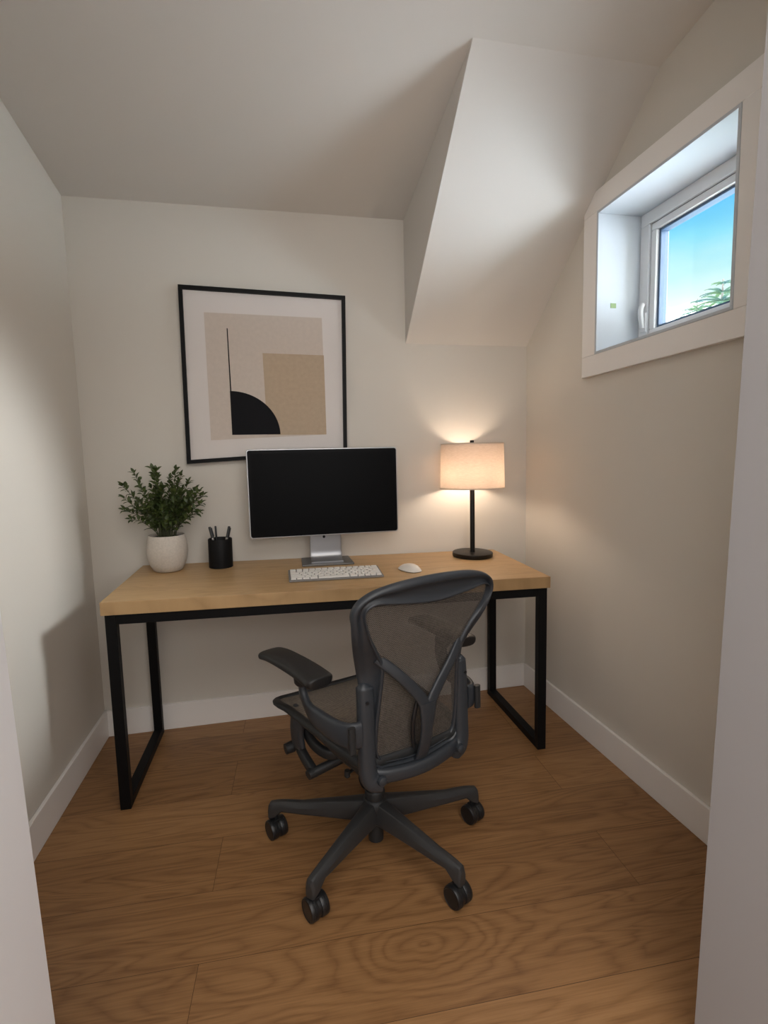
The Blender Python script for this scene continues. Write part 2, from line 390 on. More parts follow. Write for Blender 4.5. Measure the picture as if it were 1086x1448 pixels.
def ring(c, a, w, d0, d1):                            # ring of width w whose outer edge sits a inside the opening
    y0, y1, z0, z1 = WY0+q+a, WY1-q-a, WZ0+q+a, WZ1-q-a
    wblk(c, y0, y1, z1-w, z1, d0, d1); wblk(c, y0, y1, z0, z0+w, d0, d1); wblk(c, y0, y0+w, z0+w, z1-w, d0, d1); wblk(c, y1-w, y1, z0+w, z1-w, d0, d1)
c = MB(); ring(c, 0, .046, FD, FD+.07); c.build('frame', M_WHITE, win, bevel=.003)
c = MB(); ring(c, .0485, .026, FD+.008, FD+.06); sash = c.build('sash', M_WHITE, win, bevel=.003)
c = MB(); ring(c, .0745, .010, FD+.020, FD+.055); c.build('glazing_bead', plain('shadowed_spacer_tone', (.07, .12, .20), .5), win, bevel=.002)  # shadowed side of the spacer put in as a dark blue-grey colour
c = MB(); ring(c, .046, .0025, FD+.012, FD+.06); c.build('gasket', M_GRAPHD, win)
c = MB(); a = .080; wblk(c, WY0+q+a, WY1-q-a, WZ0+q+a, WZ1-q-a, FD+.030, FD+.036); c.build('pane', M_GLASS, win)
c = MB()                                              # cam handle on the frame
hp = [Vector((RX(-.63, FD-.006), -.632, 1.70))-wl, Vector((RX(-.63, FD-.016), -.632, 1.735))-wl, Vector((RX(-.63, FD-.018), -.632, 1.768))-wl, Vector((RX(-.63, FD-.010), -.632, 1.79))-wl]
c.sweep(catmull(hp, 5), (.010, .008), up=(1, 0, 0), pw=3); c.box(Vector((RX(-.63, FD-.008), -.646, 1.685))-wl, Vector((RX(-.63, FD), -.618, 1.755))-wl)
c.build('latch_handle', M_WHITE, win, smooth=True)
st = MB(); st.box((RX(-.6, .039), -.5995, 1.781), (RX(-.6, .063), -.598, 1.799)); o = st.build('sticker', M_STICK)
tag(o, 'small square pale green sticker on the white window reveal', 'sticker')

# ------------------------------------------------------------------ outdoors beyond the window
GZ = -3.0
c = MB(); c.box((6.0, 3.5, GZ-.2), (48, 48, GZ)); struct(c.build('ground', M_GROUND))
def fir(x, y, top, spread, tiers, name, label, lean=0):
    root = empty(name, (x, y, GZ), 0, label, 'tree', None)
    H = top-GZ
    c = MB(); c.sweep([(0, 0, 0), (lean*.3, 0, H*.5), (lean, 0, H)], [(.16, .16), (.09, .09), (.012, .012)], up=(0, 1, 0), n=8); c.build('trunk', M_BARK, root, smooth=True)
    f = MB(); rr = random.Random(int(x*10+y))
    for i in range(tiers):
        t = i/(tiers-1); z = H*.30+H*.69*t
        L = spread*(1-t)**.5+.16
        nb = 9
        for k in range(nb):
            a = 2*PI*k/nb+i*1.1+rr.uniform(-.3, .3); l = L*rr.uniform(.75, 1.15); d = Vector((math.cos(a), math.sin(a), 0))
            ox = lean*(z/H)
            path = [Vector((ox, 0, z))+d*(l*s)+Vector((0, 0, .14*l*math.sin(s*2.2)-.10*l*s*s)) for s in (0, .25, .5, .75, 1)]
            f.sweep(path, [(.014, .014), (.012, .012), (.01, .01), (.008, .008), (.003, .003)], n=5)
            for s in range(1, 20):
                u = s/19; p = Vector((ox, 0, z))+d*(l*u)+Vector((0, 0, .14*l*math.sin(u*2.2)-.10*l*u*u))
                for sd in (-1, 1):
                    sl = .26*l*(1-.65*u)*rr.uniform(.7, 1.2); dv = (d*.7+Vector((-d.y, d.x, 0))*sd*.8+Vector((0, 0, -.25))).normalized()
                    w = Vector((0, 0, .012+.006*l)); w2 = dv.cross(Vector((0, 0, 1))).normalized()*.011
                    e_ = p+dv*sl
                    f.add([p+w*.5, p-w*.5, e_, p+dv*sl*.5+w2, p+dv*sl*.5-w2], [(0, 3, 2, 4), (1, 3, 2, 4), (0, 1, 3), (0, 1, 4)])
    f.build('foliage', M_FIR, root)
    return root
# a point seen through the window at distance k along a viewing direction
def far(d, k): return Vector((.7869, -2.4154, 1.22))+Vector(d)*k
p = far((.875, .874, .334), 9); fir(p.x, p.y, p.z, 1.25, 34, 'fir_tree', 'blue green conifer top seen in the right corner of the window', .05)
p = far((.831, .879, .296), 15); fir(p.x, p.y, p.z, 1.5, 30, 'fir_tree', 'smaller conifer tip with a forked top, left of the tall conifer outside the window', -.05)
c = MB(); p = far((.806, .881, .262), 40)
pr = []
nx = 26
for i in range(nx):
    for j in range(9):
        u = (i/(nx-1)-.5)*2; v_ = (j/8-.5)*2
        h = max(0, 1-u*u)*max(0, 1-v_*v_)
        pr.append((p.x+u*7+2.0, p.y-u*6.4+v_*5, GZ+(p.z-GZ)*h**.6))
c.add(pr, [(i*9+j, (i+1)*9+j, (i+1)*9+j+1, i*9+j+1) for i in range(nx-1) for j in range(8)])
struct(c.build('hill', M_HILL, smooth=True))

# ------------------------------------------------------------------ desk
DX0, DY0, DYAW, DL, DD, DH, DT, DLI, DDL, DA, DB = [0.19669718, -0.57045361, -0.01685758, 1.66014442, 0.56536384, 0.74600215, 0.04626382, 0.00921163, 0.5387614, -0.02479231, 0.01375666]
top = lambda u, w: DH+DA*(u/DL-.5)+DB*w/DD
desk = empty('desk', (DX0, DY0, 0), DYAW, 'long oak-topped desk on a black square-tube steel frame against the back wall', 'desk')
c = MB(); cr = [(0, 0), (DL, 0), (DL, DD), (0, DD)]
c.hexa([(u, w, top(u, w)-DT) for u, w in cr]+[(u, w, top(u, w)) for u, w in cr]); c.build('desktop', M_DESK, desk, bevel=.0015)
TW, TDp = .036, .030
u0, u1, w0, w1 = DLI, DL-DLI, DLI, DDL
ub = lambda u, w: top(u, w)-DT
def leg(u, w, name='leg'):
    c = MB(); q = [(u, w), (u+TW, w), (u+TW, w+TDp), (u, w+TDp)]
    c.hexa([(a, b, 0) for a, b in q]+[(a, b, ub(a, b)) for a, b in q]); c.build(name, M_BLACK, desk, bevel=.0015)
for u in (u0, u1-TW):
    for w in (w0, w1-TDp): leg(u, w)
    c = MB(); c.box((u, w0+TDp, 0), (u+TW, w1-TDp, .030)); c.build('floor_rail', M_BLACK, desk, bevel=.0015)
    c = MB(); q = [(u, w0+TDp), (u+TW, w0+TDp), (u+TW, w1-TDp), (u, w1-TDp)]
    c.hexa([(a, b, ub(a, b)-.036) for a, b in q]+[(a, b, ub(a, b)) for a, b in q]); c.build('side_rail', M_BLACK, desk, bevel=.0015)
for w in (w0, w1-TDp):
    c = MB(); q = [(u0+TW, w), (u1-TW, w), (u1-TW, w+TDp), (u0+TW, w+TDp)]
    c.hexa([(a, b, ub(a, b)-.036) for a, b in q]+[(a, b, ub(a, b)) for a, b in q]); c.build('cross_rail', M_BLACK, desk, bevel=.0015)
# a frame lying on the (very slightly out of level) desktop at a world x, y
cs, sn = math.cos(DYAW), math.sin(DYAW)
def on_desk(x, y, rz=0.0):
    dx, dy = x-DX0, y-DY0; u = dx*cs+dy*sn; w = -dx*sn+dy*cs
    U = Vector((cs, sn, DA/DL)).normalized(); V = Vector((-sn, cs, DB/DD)); V = (V-U*V.dot(U)).normalized(); Nn = U.cross(V)
    M = Matrix((U, V, Nn)).transposed().to_4x4()
    return Matrix.Translation((x, y, top(u, w)+.0004)) @ M @ Matrix.Rotation(rz-DYAW, 4, 'Z')

# ------------------------------------------------------------------ potted plant
PX, PY = .335, -.128
pot = empty('potted_plant', M=on_desk(PX, PY), label='leafy green shrub in a speckled stone pot on the left end of the desk', cat='potted plant')
prof = [(.040, 0), (.052, .001), (.060, .006), (.072, .030), (.080, .060), (.083, .085), (.082, .110), (.077, .138), (.073, .154), (.0715, .157), (.069, .156), (.068, .150), (.070, .138), (.066, .134)]
prof = [(r*.99, z*.985) for r, z in prof]
c = MB(); c.lathe(prof, 56); c.build('pot', M_POT, pot, smooth=True, angle=60)
c = MB(); c.lathe([(.001, .143), (.03, .145), (.0685, .141), (.067, .130)], 40, cap=False); c.build('soil', M_SOIL, pot, smooth=True)
rp = random.Random(21)
stems = MB(); leaves = MB()
def leaf(p, d, n, L, w):
    d = d.normalized(); s = d.cross(n)
    if s.length < 1e-3: s = d.orthogonal()
    s.normalize(); n2 = s.cross(d).normalized()
    rows = [(0, 0, 0), (.18, .55, .02), (.42, 1, .05), (.68, .80, .05), (.88, .38, .0), (1, 0, -.06)]
    vs = []; 
    for t, ww, h in rows:
        cpt = p+d*(L*t)+n2*(L*h)
        vs += [cpt+s*(w*ww)+n2*(w*ww*.35), cpt, cpt-s*(w*ww)+n2*(w*ww*.35)]
    fs = []
    for i in range(5):
        fs += [(i*3, i*3+1, i*3+4, i*3+3), (i*3+1, i*3+2, i*3+5, i*3+4)]
    leaves.add(vs, fs)
SPEC = []
# stem ends in plant space (x right, y depth, z height above the pot base); long outer sprays first, as the photograph shows them
ends = [(-.158, -.01, .365), (-.160, .00, .262), (-.150, -.03, .315), (-.118, .02, .415), (-.13, -.02, .225), (-.045, .02, .432), (-.02, -.03, .425), (.045, .03, .425), (.075, -.02, .405),
        (.10, .0, .375), (.155, .01, .315), (.150, -.02, .285), (.135, .0, .245), (.145, -.01, .335), (.10, -.04, .225), (.05, -.05, .30), (-.05, -.06, .30), (0, -.07, .26), (-.08, -.05, .36), (.02, .04, .39), (.06, .05, .33), (-.06, .05, .35), (-.10, .03, .29), (.10, .04, .29), (.0, -.04, .36), (.03, -.06, .22), (-.07, -.04, .23), (-.03, .0, .40), (.06, -.03, .365), (-.1, -.03, .265)]
for i in range(16): ends.append((rp.gauss(0, .06), rp.uniform(-.05, .05), rp.uniform(.22, .38)))
for ex, ey, ez in ends:
    a = math.atan2(ey, ex)+rp.uniform(-.6, .6); r0 = rp.uniform(.005, .035)
    p0 = Vector((r0*math.cos(a), r0*math.sin(a), .138)); p3 = Vector((ex, ey, ez))
    p1 = p0+Vector((ex*.12, ey*.12, (ez-.138)*.38)); p2 = p0.lerp(p3, .62)+Vector((0, 0, .022))
    path = catmull([p0, p1, p2, p3], 6)
    nP = len(path); stems.sweep(path, [(.0021*(1-.65*i/nP), .0021*(1-.65*i/nP)) for i in range(nP)], n=5, up=(.3, .8, .1))
    ln = sum((path[i+1]-path[i]).length for i in range(nP-1)); nl = max(7, int(ln/.018))
    for k in range(nl):
        t = .26+.74*(k+.5)/nl; fi = t*(nP-1); i0 = min(int(fi), nP-2); p = path[i0].lerp(path[i0+1], fi-i0); tg = (path[i0+1]-path[i0]).normalized()
        for sd in ((0, 1) if t > .35 else (0,)):
            ang = k*2.1+sd*PI+rp.uniform(-.5, .5); o1 = tg.orthogonal().normalized(); o1.rotate(Quaternion(tg, ang))
            d = (tg*rp.uniform(.35, .8)+o1*rp.uniform(.7, 1.05)+Vector((0, 0, .05))).normalized()
            L = rp.uniform(.025, .040)*(1.10-.28*t)
            nrm = (Vector((0, 0, 1))+o1*.2+Vector((rp.uniform(-.4, .4), rp.uniform(-.5, .1), 0))).normalized()
            leaf(p, d, nrm, L, L*rp.uniform(.22, .31))
    leaf(path[-1], (path[-1]-path[-2]).normalized(), Vector((0, -.4, 1)), .024, .007)
stems.build('stems', M_STEM, pot, smooth=True); leaves.build('foliage', M_LEAF, pot, smooth=True, angle=180)

# ------------------------------------------------------------------ pen cup and pens
CXp, CYp, CR, CH = .549, -.112, .0505, .125
MC = on_desk(CXp, CYp)
c = MB(); c.lathe([(.046, 0), (CR, .001), (CR, .004), (CR, CH-.002), (CR-.001, CH), (CR-.003, CH), (CR-.004, CH-.002), (CR-.004, .004), (.002, .004)], 48, cap=False)
o = c.build('pen_cup', M_BLACK, None, smooth=True, angle=40); o.matrix_world = MC
tag(o, 'matte black cylindrical pen cup standing right of the potted plant', 'pen cup')
def pen(b, t, r, label, metal):
    b, t = Vector(b), Vector(t); d = (t-b); L = d.length; q = Vector((0, 0, 1)).rotation_difference(d).to_matrix().to_4x4()
    e = empty('pen', M=MC @ Matrix.Translation(b) @ q, label=label, cat='pen', group='pens in the black cup')
    c = MB(); c.lathe([(.0008, 0), (r*.5, .008), (r, .02), (r, L-.004), (r*.8, L), (.0005, L)], 14); c.build('barrel', M_PEN, e, smooth=True)
    if metal:
        c = MB(); c.lathe([(r*1.12, L*.66), (r*1.15, L*.67), (r*1.15, L*.70), (r*1.1, L*.71)], 14); c.build('metal_ring', M_PENM, e, smooth=True)
        c = MB(); c.box((r*.9, -.002, L*.74), (r*1.6, .002, L-.006)); c.build('clip', M_PEN, e, bevel=.0008)
pen((-.004, -.006, .0055), (-.043, .012, .176), .0058, 'leftmost black pen, thick and leaning left in the black cup', True)
pen((-.012, .014, .0055), (-.019, .020, .178), .0042, 'thin dark pen standing just right of the leftmost pen in the cup', False)
pen((.002, -.004, .0055), (.040, .010, .176), .0058, 'black pen leaning right, alone at the right side of the cup', True)

# ------------------------------------------------------------------ monitor
MX, MY = 1.010, -.150
MM = on_desk(MX, MY, 0)
mon = empty('computer_monitor', (MX, MY, MM.translation.z), 0, 'large blank black widescreen monitor with thin silver edge on an aluminium stand', 'monitor')
mz = MM.translation.z
def rrect(w, h, r, n=6):
    out = []
    for cx, cy, a0 in ((w/2-r, h/2-r, 0), (-w/2+r, h/2-r, 90), (-w/2+r, -h/2+r, 180), (w/2-r, -h/2+r, 270)):
        for k in range(n+1):
            a = math.radians(a0+90*k/n); out.append((cx+r*math.cos(a), cy+r*math.sin(a)))
    return out
MWd, MHt, ZC = .661, .386, 1.0785-mz
def slab(c, w, h, r, y0, y1, zc, xc=0, mi=0):
    o_ = rrect(w, h, r); n = len(o_)
    vs = [(x+xc, y0, z+zc) for x, z in o_]+[(x+xc, y1, z+zc) for x, z in o_]
    c.add(vs, [tuple(range(n)), tuple(range(2*n-1, n-1, -1))]+[(i, (i+1) % n, n+(i+1) % n, n+i) for i in range(n)], mi)
c = MB(); slab(c, MWd, MHt, .014, -.012, .014, ZC); c.build('housing', M_ALU, mon, bevel=.003)
c = MB(); slab(c, MWd-.010, MHt-.010, .010, -.0135, -.010, ZC); bz = c.build('bezel', M_BEZEL, mon)
c = MB(); slab(c, MWd-.034, MHt-.034, .004, -.0142, -.0128, ZC); c.build('screen', M_SCREEN, bz)
zb = ZC-MHt/2
c = MB()
nk = catmull([(0, .030, zb+.10), (0, .036, zb+.02), (0, .038, zb-.055), (0, .034, .030), (0, .012, .010), (0, -.02, .007)], 5)
c.sweep(nk, (.0715, .005), up=(0, -1, .3), n=20, pw=8); nck = c.build('stand_neck', M_ALUD, mon, smooth=True)
c = MB(); c.lathe([(.001, -.002), (.006, -.002), (.0062, 0), (.0062, .002)], 20, c=(-.008, .0312, zb-.012), M=Matrix.Rotation(PI/2, 3, 'X').to_4x4()); c.build('cable_hole', M_BLACK, nck)
ft = empty
c = MB(); q_ = [(-.115, -.055), (.115, -.055), (.110, .10), (-.110, .10)]
c.hexa([(x, y, .0005) for x, y in q_]+[(x, y, .0085) for x, y in q_]); fo = c.build('stand_foot', plain('brushed_grey_foot', (.20, .20, .20), .4, metal=.7), mon, bevel=.002)
fo.matrix_local = Matrix.Translation((0, 0, 0)) @ (Matrix.Translation(-MM.translation) @ MM)

# ------------------------------------------------------------------ keyboard and mouse
KX, KY = 1.018, -.388
kb = empty('keyboard', M=on_desk(KX, KY, -.005), label='white compact keyboard lying in front of the monitor stand', cat='keyboard')
KW, KD = .374, .136
c = MB(); cr = [(-KW/2, -KD/2), (KW/2, -KD/2), (KW/2, KD/2), (-KW/2, KD/2)]
kz = lambda y: .008+.010*(y+KD/2)/KD
c.hexa([(x, y, .0003) for x, y in cr]+[(x, y, kz(y)) for x, y in cr]); c.build('keyboard_base', M_KBASE, kb, bevel=.002)
rows = [[1]*14, [1]*13+[1.5], [1.5]+[1]*12+[1.0], [1.8]+[1]*11+[1.7], [2.3]+[1]*10+[2.2], [1, 1, 1.2, 1.4, 5.4, 1.4, 1.2, 1, 1, 1]]
rh = (KD-.012)/6
kproto = {}
for ri, row in enumerate(rows):
    tot = sum(row); x = -KW/2+.006; uw = (KW-.012)/tot; y1 = KD/2-.006-ri*rh; y0 = y1-rh
    for w in row:
        kw = w*uw; key = (round(kw, 5))
        hw, hd = kw/2-.0013, rh/2-.0013
        if key not in kproto:
            c = MB(); c.hexa([(-hw, -hd, -.002), (hw, -hd, -.002), (hw, hd, -.002), (-hw, hd, -.002), (-hw+.0012, -hd+.0012, .0052), (hw-.0012, -hd+.0012, .0052), (hw-.0012, hd-.0012, .0052), (-hw+.0012, hd-.0012, .0052)])
            k = c.build('key', M_KEY, kb, bevel=.0012, seg=2); kproto[key] = k
        else:
            k = kproto[key].copy(); COL.objects.link(k); k.parent = kb
        yc = (y0+y1)/2; k.location = (x+kw/2, yc, kz(yc)); k.rotation_euler = (math.atan2(.010, KD), 0, 0)
        x += kw
MSX, MSY = 1.336, -.365
ms = empty('computer_mouse', M=on_desk(MSX, MSY, .42), label='low white oval mouse lying right of the keyboard', cat='mouse')
def dome(c, a, b, zf, n=28, m=9, z0=.003):
    vs = []; fs = []
    for j in range(m+1):
        s = j/m
        for k in range(n):
            q = 2*PI*k/n; cx, sy = math.cos(q), math.sin(q)
            ex = math.copysign(abs(cx)**.8, cx); ey = math.copysign(abs(sy)**.8, sy)
            r = math.sin(s*PI/2) if j else 0
            x, y = a*ex*r, b*ey*r
            vs.append((x, y, z0+zf(x, y)*max(0, 1-(r**3.2))))
    for j in range(m):
        for k in range(n): fs.append((j*n+k, j*n+(k+1) % n, (j+1)*n+(k+1) % n, (j+1)*n+k))
    return c.add(vs, fs)
c = MB(); dome(c, .037, .060, lambda x, y: .025-.09*abs(y)*.35-.004*y/.058); c.build('mouse_shell', M_MOUSE, ms, smooth=True, angle=180)
c = MB(); n = 28; ol = []
for k in range(n):
    q = 2*PI*k/n; cx, sy = math.cos(q), math.sin(q); ol.append((.0365*math.copysign(abs(cx)**.8, cx), .0595*math.copysign(abs(sy)**.8, sy)))
c.add([(x*.94, y*.95, .0002) for x, y in ol]+[(x, y, .0036) for x, y in ol], [tuple(range(n-1, -1, -1)), tuple(range(n, 2*n))]+[(i, (i+1) % n, n+(i+1) % n, n+i) for i in range(n)])
c.build('mouse_base', M_ALU, ms, smooth=True)

# ------------------------------------------------------------------ table lamp
LXp, LYp = 1.703, -.158
ML = on_desk(LXp, LYp); lz = ML.translation.z
lamp = empty('table_lamp', (LXp, LYp, lz), 0, 'lit table lamp with linen drum shade and thin dark stem on the desk', 'lamp')
c = MB(); c.lathe([(.090, 0), (.094, .001), (.0955, .004), (.0955, .017), (.094, .0195), (.090, .021), (.004, .021)], 56); b_ = c.build('lamp_base', M_BRONZE, lamp, smooth=True, angle=30)
b_.matrix_local = Matrix.Translation(-ML.translation) @ ML
ZT = 1.276-lz; ZB = 1.072-lz
c = MB(); c.lathe([(.0115, .018), (.0115, ZT-.035), (.009, ZT-.03)], 24); c.build('stem', M_BRONZE, lamp, smooth=True, angle=30)
SR0, SR1 = .1495, .145
c = MB(); c.lathe([(SR0, ZB), (SR1, ZT), (SR1-.0018, ZT), (SR0-.0018, ZB), (SR0, ZB)], 72, cap=False); sh = c.build('lamp_shade', M_SHADE, lamp, smooth=True, angle=40)
for zz_, rr_ in ((ZB, SR0), (ZT, SR1)):
    c = MB(); c.lathe([(rr_-.003, zz_-.001), (rr_+.0008, zz_-.001), (rr_+.0008, zz_+.004), (rr_-.003, zz_+.004), (rr_-.003, zz_-.001)], 72, cap=False); c.build('shade_rim', plain('shade_trim', (.55, .48, .40), .8), sh, smooth=True, angle=30)
c = MB()
for k in range(3):
    a = k*2*PI/3+.4; c.sweep([(.008*math.cos(a), .008*math.sin(a), ZT-.012), (SR1*.99*math.cos(a), SR1*.99*math.sin(a), ZT-.006)], (.0016, .0016), n=6)
c.lathe([(.010, ZT-.016), (.010, ZT-.010)], 16); c.build('shade_spider', M_BRONZE, lamp, smooth=True)
c = MB(); c.lathe([(.0095, ZT-.008), (.0095, ZT+.017), (.008, ZT+.0185)], 20); c.build('finial', M_BRONZE, lamp, smooth=True, angle=30)
zb_ = ZB+.062
for s_ in (-1, 1):
    prof = []
    for k in range(9):
        a = -PI/2+PI*k/8; prof.append((max(.0005, .021*math.cos(a)), .028*math.sin(a)))
    c = MB(); c.lathe(prof, 18, c=(s_*.040, -.0, zb_)); c.build('bulb', M_BULB, lamp, smooth=True, angle=180)
c = MB(); c.sweep([(-.04, 0, zb_-.040), (.04, 0, zb_-.040)], (.006, .006), n=8)
for s_ in (-1, 1): c.lathe([(.011, zb_-.048), (.012, zb_-.022)], 16, c=(s_*.04, 0, 0))
c.build('bulb_socket', M_BRONZE, lamp, smooth=True, angle=30)

# ------------------------------------------------------------------ framed picture
FC = [(.430, 1.976), (1.146, 1.958), (1.133, 1.251), (.421, 1.216)]          # outer corners TL TR BR BL
fp = empty('picture_frame', (.78, BY(.78), 1.6), 0, 'thin black framed abstract print in beige and black on the back wall', 'picture')
def off(q, d):
    n = len(q); out = []
    for i in range(n):
        p, a, b = Vector(q[i]), Vector(q[i-1]), Vector(q[(i+1) % n])
        e1 = (p-a).normalized(); e2 = (b-p).normalized(); n1 = Vector((e1.y, -e1.x)); n2 = Vector((e2.y, -e2.x)); m = (n1+n2); m /= m.dot(n1)
        out.append(tuple(p+m*d))
    return out
def P3(q, d): return (q[0]-.78, BY(q[0])-BY(.78)-d, q[1]-1.6)
FI = off(FC, .0165)
c = MB()
for i in range(4):
    j = (i+1) % 4
    c.hexa([P3(FC[i], .002), P3(FC[j], .002), P3(FI[j], .002), P3(FI[i], .002), P3(FC[i], .028), P3(FC[j], .028), P3(FI[j], .028), P3(FI[i], .028)])
c.build('frame', M_BLACK, fp)
c = MB(); fi2 = off(FC, .012); c.hexa([P3(q, .003) for q in fi2]+[P3(q, .014) for q in fi2]); c.build('mat_board', M_MAT, fp)
A4 = [(.528, 1.868), (1.037, 1.860), (1.040, 1.337), (.527, 1.318)]
c = MB()
def flat(q, d, mi): c.hexa([P3(p_, .0142) for p_ in q]+[P3(p_, d) for p_ in q], mi)
flat(A4, .0148, 0)
flat([(.7675, 1.700), (1.0405, 1.695), (1.0402, 1.337), (.7730, 1.3385)], .0153, 1)
flat([(.6195, 1.803), (.6235, 1.803), (.6255, 1.532), (.6200, 1.532)], .0160, 2)
qc = [(.6190, 1.3405)]+[(.6190+.212*math.sin(a*PI/2/24), 1.3405+.193*math.cos(a*PI/2/24)) for a in range(25)]
n = len(qc); b0 = len(c.v)
c.add([P3(q, .0142) for q in qc]+[P3(q, .0160) for q in qc], [tuple(range(n)), tuple(range(2*n-1, n-1, -1))]+[(i, (i+1) % n, n+(i+1) % n, n+i) for i in range(n)], 2)
c.build('art_print', [M_P1, M_P2, M_P3], fp)

# ------------------------------------------------------------------ office chair
CH_TH = math.radians(110.1775)
chair = empty('office_chair', (1.0520, -.9564, 0), CH_TH-PI/2, 'dark graphite mesh-backed swivel office chair standing in front of the desk', 'chair')
S = lambda x, z: -.24-.142*(z-.5)+.447*x*x-.10*max(0, z-.72)          # back surface

# base
HX, HY = .004, .006
c = MB(); c.lathe([(.019, .030), (.024, .034), (.024, .092), (.030, .096), (.036, .105), (.041, .145), (.040, .160), (.034, .172), (.0315, .174), (.0315, .196), (.029, .200)], 36, c=(HX, HY, 0)); c.build('base_hub', M_GRAPHD, chair, smooth=True, angle=35)
inv = -(CH_TH-PI/2)
LEGS = [(157, .338), (223.5, .290), (305, .310), (7, .343), (84, .312)]
for ad, RR in LEGS:
    a = math.radians(ad)+inv; d = Vector((math.cos(a), math.sin(a), 0)); s = Vector((-d.y, d.x, 0)); o_ = Vector((HX, HY, 0))
    c = MB()
    # leg section: flat top ridge, sloping sides, thinner towards the tip
    st_ = [(.024, .026, .020, .098, .170), (.08, .024, .016, .097, .160), (.16, .021, .013, .095, .146), (.24, .019, .011, .093, .131), (RR-.030, .0180, .0108, .093, .126), (RR-.008, .0174, .0108, .072, .122), (RR+.011, .0165, .0105, .062, .117), (RR+.017, .0120, .0075, .064, .106)]
    vs = []
    for r, wb, wt, zb0, zt in st_:
        zm = zb0+(zt-zb0)*.62
        sec = [(-wb*.72, zb0), (wb*.72, zb0), (wb, zb0+.006), (wb, zm), (wt, zt-.003), (wt*.55, zt), (-wt*.55, zt), (-wt, zt-.003), (-wb, zm), (-wb, zb0+.006)]
        vs += [o_+d*r+s*x+Vector((0, 0, z)) for x, z in sec]
    K = 10; fs = [(i*K+k, i*K+(k+1) % K, (i+1)*K+(k+1) % K, (i+1)*K+k) for i in range(len(st_)-1) for k in range(K)]
    fs += [tuple(range(K-1, -1, -1)), tuple(range((len(st_)-1)*K, len(st_)*K))]
    c.add(vs, fs); c.build('base_leg', M_BASE, chair, smooth=True, bevel=.002, angle=30)
    # twin-wheel caster below the tip
    tip = o_+d*(RR-.004)
    ca = math.radians(26)+inv      # axle direction
    ax = Vector((math.cos(ca), math.sin(ca), 0)); tr_ = Vector((-ax.y, ax.x, 0))
    cc = tip - tr_*.004 + Vector((0, 0, .0315))
    rt = Matrix((ax, tr_, Vector((0, 0, 1)))).transposed()
    Mx = rt.to_4x4() @ Matrix.Rotation(PI/2, 4, 'Y')
    c = MB(); c.lathe([(.0075, .050), (.0075, .072)], 14, c=tip); c.lathe([(.014, -.004), (.0275, -.004), (.0275, .004), (.014, .004)], 24, c=cc, M=Mx.to_3x3().to_4x4())
    c.box((-.010, -.012, -.001), (.010, .014, .032), M=Matrix.Translation(cc) @ rt.to_4x4())
    cas = c.build('caster', M_RUB, chair, smooth=True, bevel=.001)
    for sg in (-1, 1):
        c = MB(); c.lathe([(.004, 0), (.026, 0), (.0300, .0015), (.0312, .004), (.0312, .012), (.0300, .0128), (.0300, .0142), (.0312, .015), (.0312, .020), (.0295, .0238), (.026, .0250), (.025, .024), (.004, .024)], 32, c=cc+ax*(.0030*sg), M=(Mx @ Matrix.Diagonal((1, 1, sg, 1))).to_3x3().to_4x4())
        c.build('wheel', M_RUB, cas, smooth=True, angle=30)
c = MB(); c.lathe([(.0135, .195), (.0135, .30)], 24, c=(HX, HY, 0)); c.lathe([(.020, .196), (.020, .210), (.016, .214)], 24, c=(HX, HY, 0)); c.build('gas_cylinder', M_CHROME, chair, smooth=True, angle=30)

# tilt mechanism under the seat
c = MB()
c.sweep(catmull([(0, .12, .375), (0, .05, .35), (0, -.05, .335), (0, -.14, .36), (0, -.205, .395)], 5), [(.075, .024)]*4+[(.092, .040)]*12+[(.06, .026)]*5, up=(0, 0, 1), n=20, pw=4)
c.lathe([(.034, .275), (.045, .285), (.050, .33)], 28, c=(HX, HY, 0))
for s_ in (-1, 1):
    c.sweep(catmull([(s_*.05, -.18, .385), (s_*.11, -.185, .40), (s_*.150, -.13, .420), (s_*.165, -.02, .432)], 6), (.014, .018), n=14, pw=3)
    c.sweep(catmull([(s_*.05, .04, .345), (s_*.12, .045, .335), (s_*.155, .10, .355), (s_*.165, .17, .405), (s_*.17, .18, .43)], 6), (.012, .016), n=14, pw=3)
tm = c.build('tilt_mechanism', M_GRAPHD, chair, smooth=True, angle=50)
for s_ in (-1, 1):
    # side link plate with pivot, its knob and the strut that runs down to the cross bar
    c = MB(); pts = catmull([(s_*.182, .130, .450), (s_*.186, .142, .42), (s_*.188, .146, .38), (s_*.186, .140, .335)], 5)
    c.sweep(pts, [(.024, .010)]+[(.040, .012)]*(len(pts)-2)+[(.026, .011)], up=(1, 0, 0), n=18, pw=3); c.build('link_plate', M_GRAPH, chair, smooth=True, angle=50)
    c = MB(); c.sweep(catmull([(s_*.182, .165, .34), (s_*.178, .12, .31), (s_*.172, .07, .288)], 5), (.013, .017), n=14, pw=3)
    c.sweep([(s_*.172, .062, .287), (s_*.10, .05, .305), (s_*.03, .04, .32)], (.013, .015), n=12)
    c.build('link_strut', M_GRAPHD, chair, smooth=True, angle=50)
c = MB(); c.sweep([(-.188, .182, .318), (-.215, .182, .316)], [(.018, .018), (.0165, .0165)], n=18, up=(0, 0, 1)); c.build('tension_knob', M_GRAPHD, chair, smooth=True, angle=40)
c = MB(); c.sweep([(-.172, .066, .287), (-.192, .062, .284)], [(.017, .017), (.014, .014)], n=18, up=(0, 0, 1)); c.build('adjustment_knob', M_GRAPHD, chair, smooth=True, angle=40)
c = MB(); c.sweep([(-.05, -.03, .325), (-.115, -.05, .325)], (.005, .005), n=10); c.lathe([(.007, 0), (.009, .003), (.008, .02)], 12, c=(-.12, -.052, .315)); c.build('tilt_lever', M_GRAPHD, chair, smooth=True)

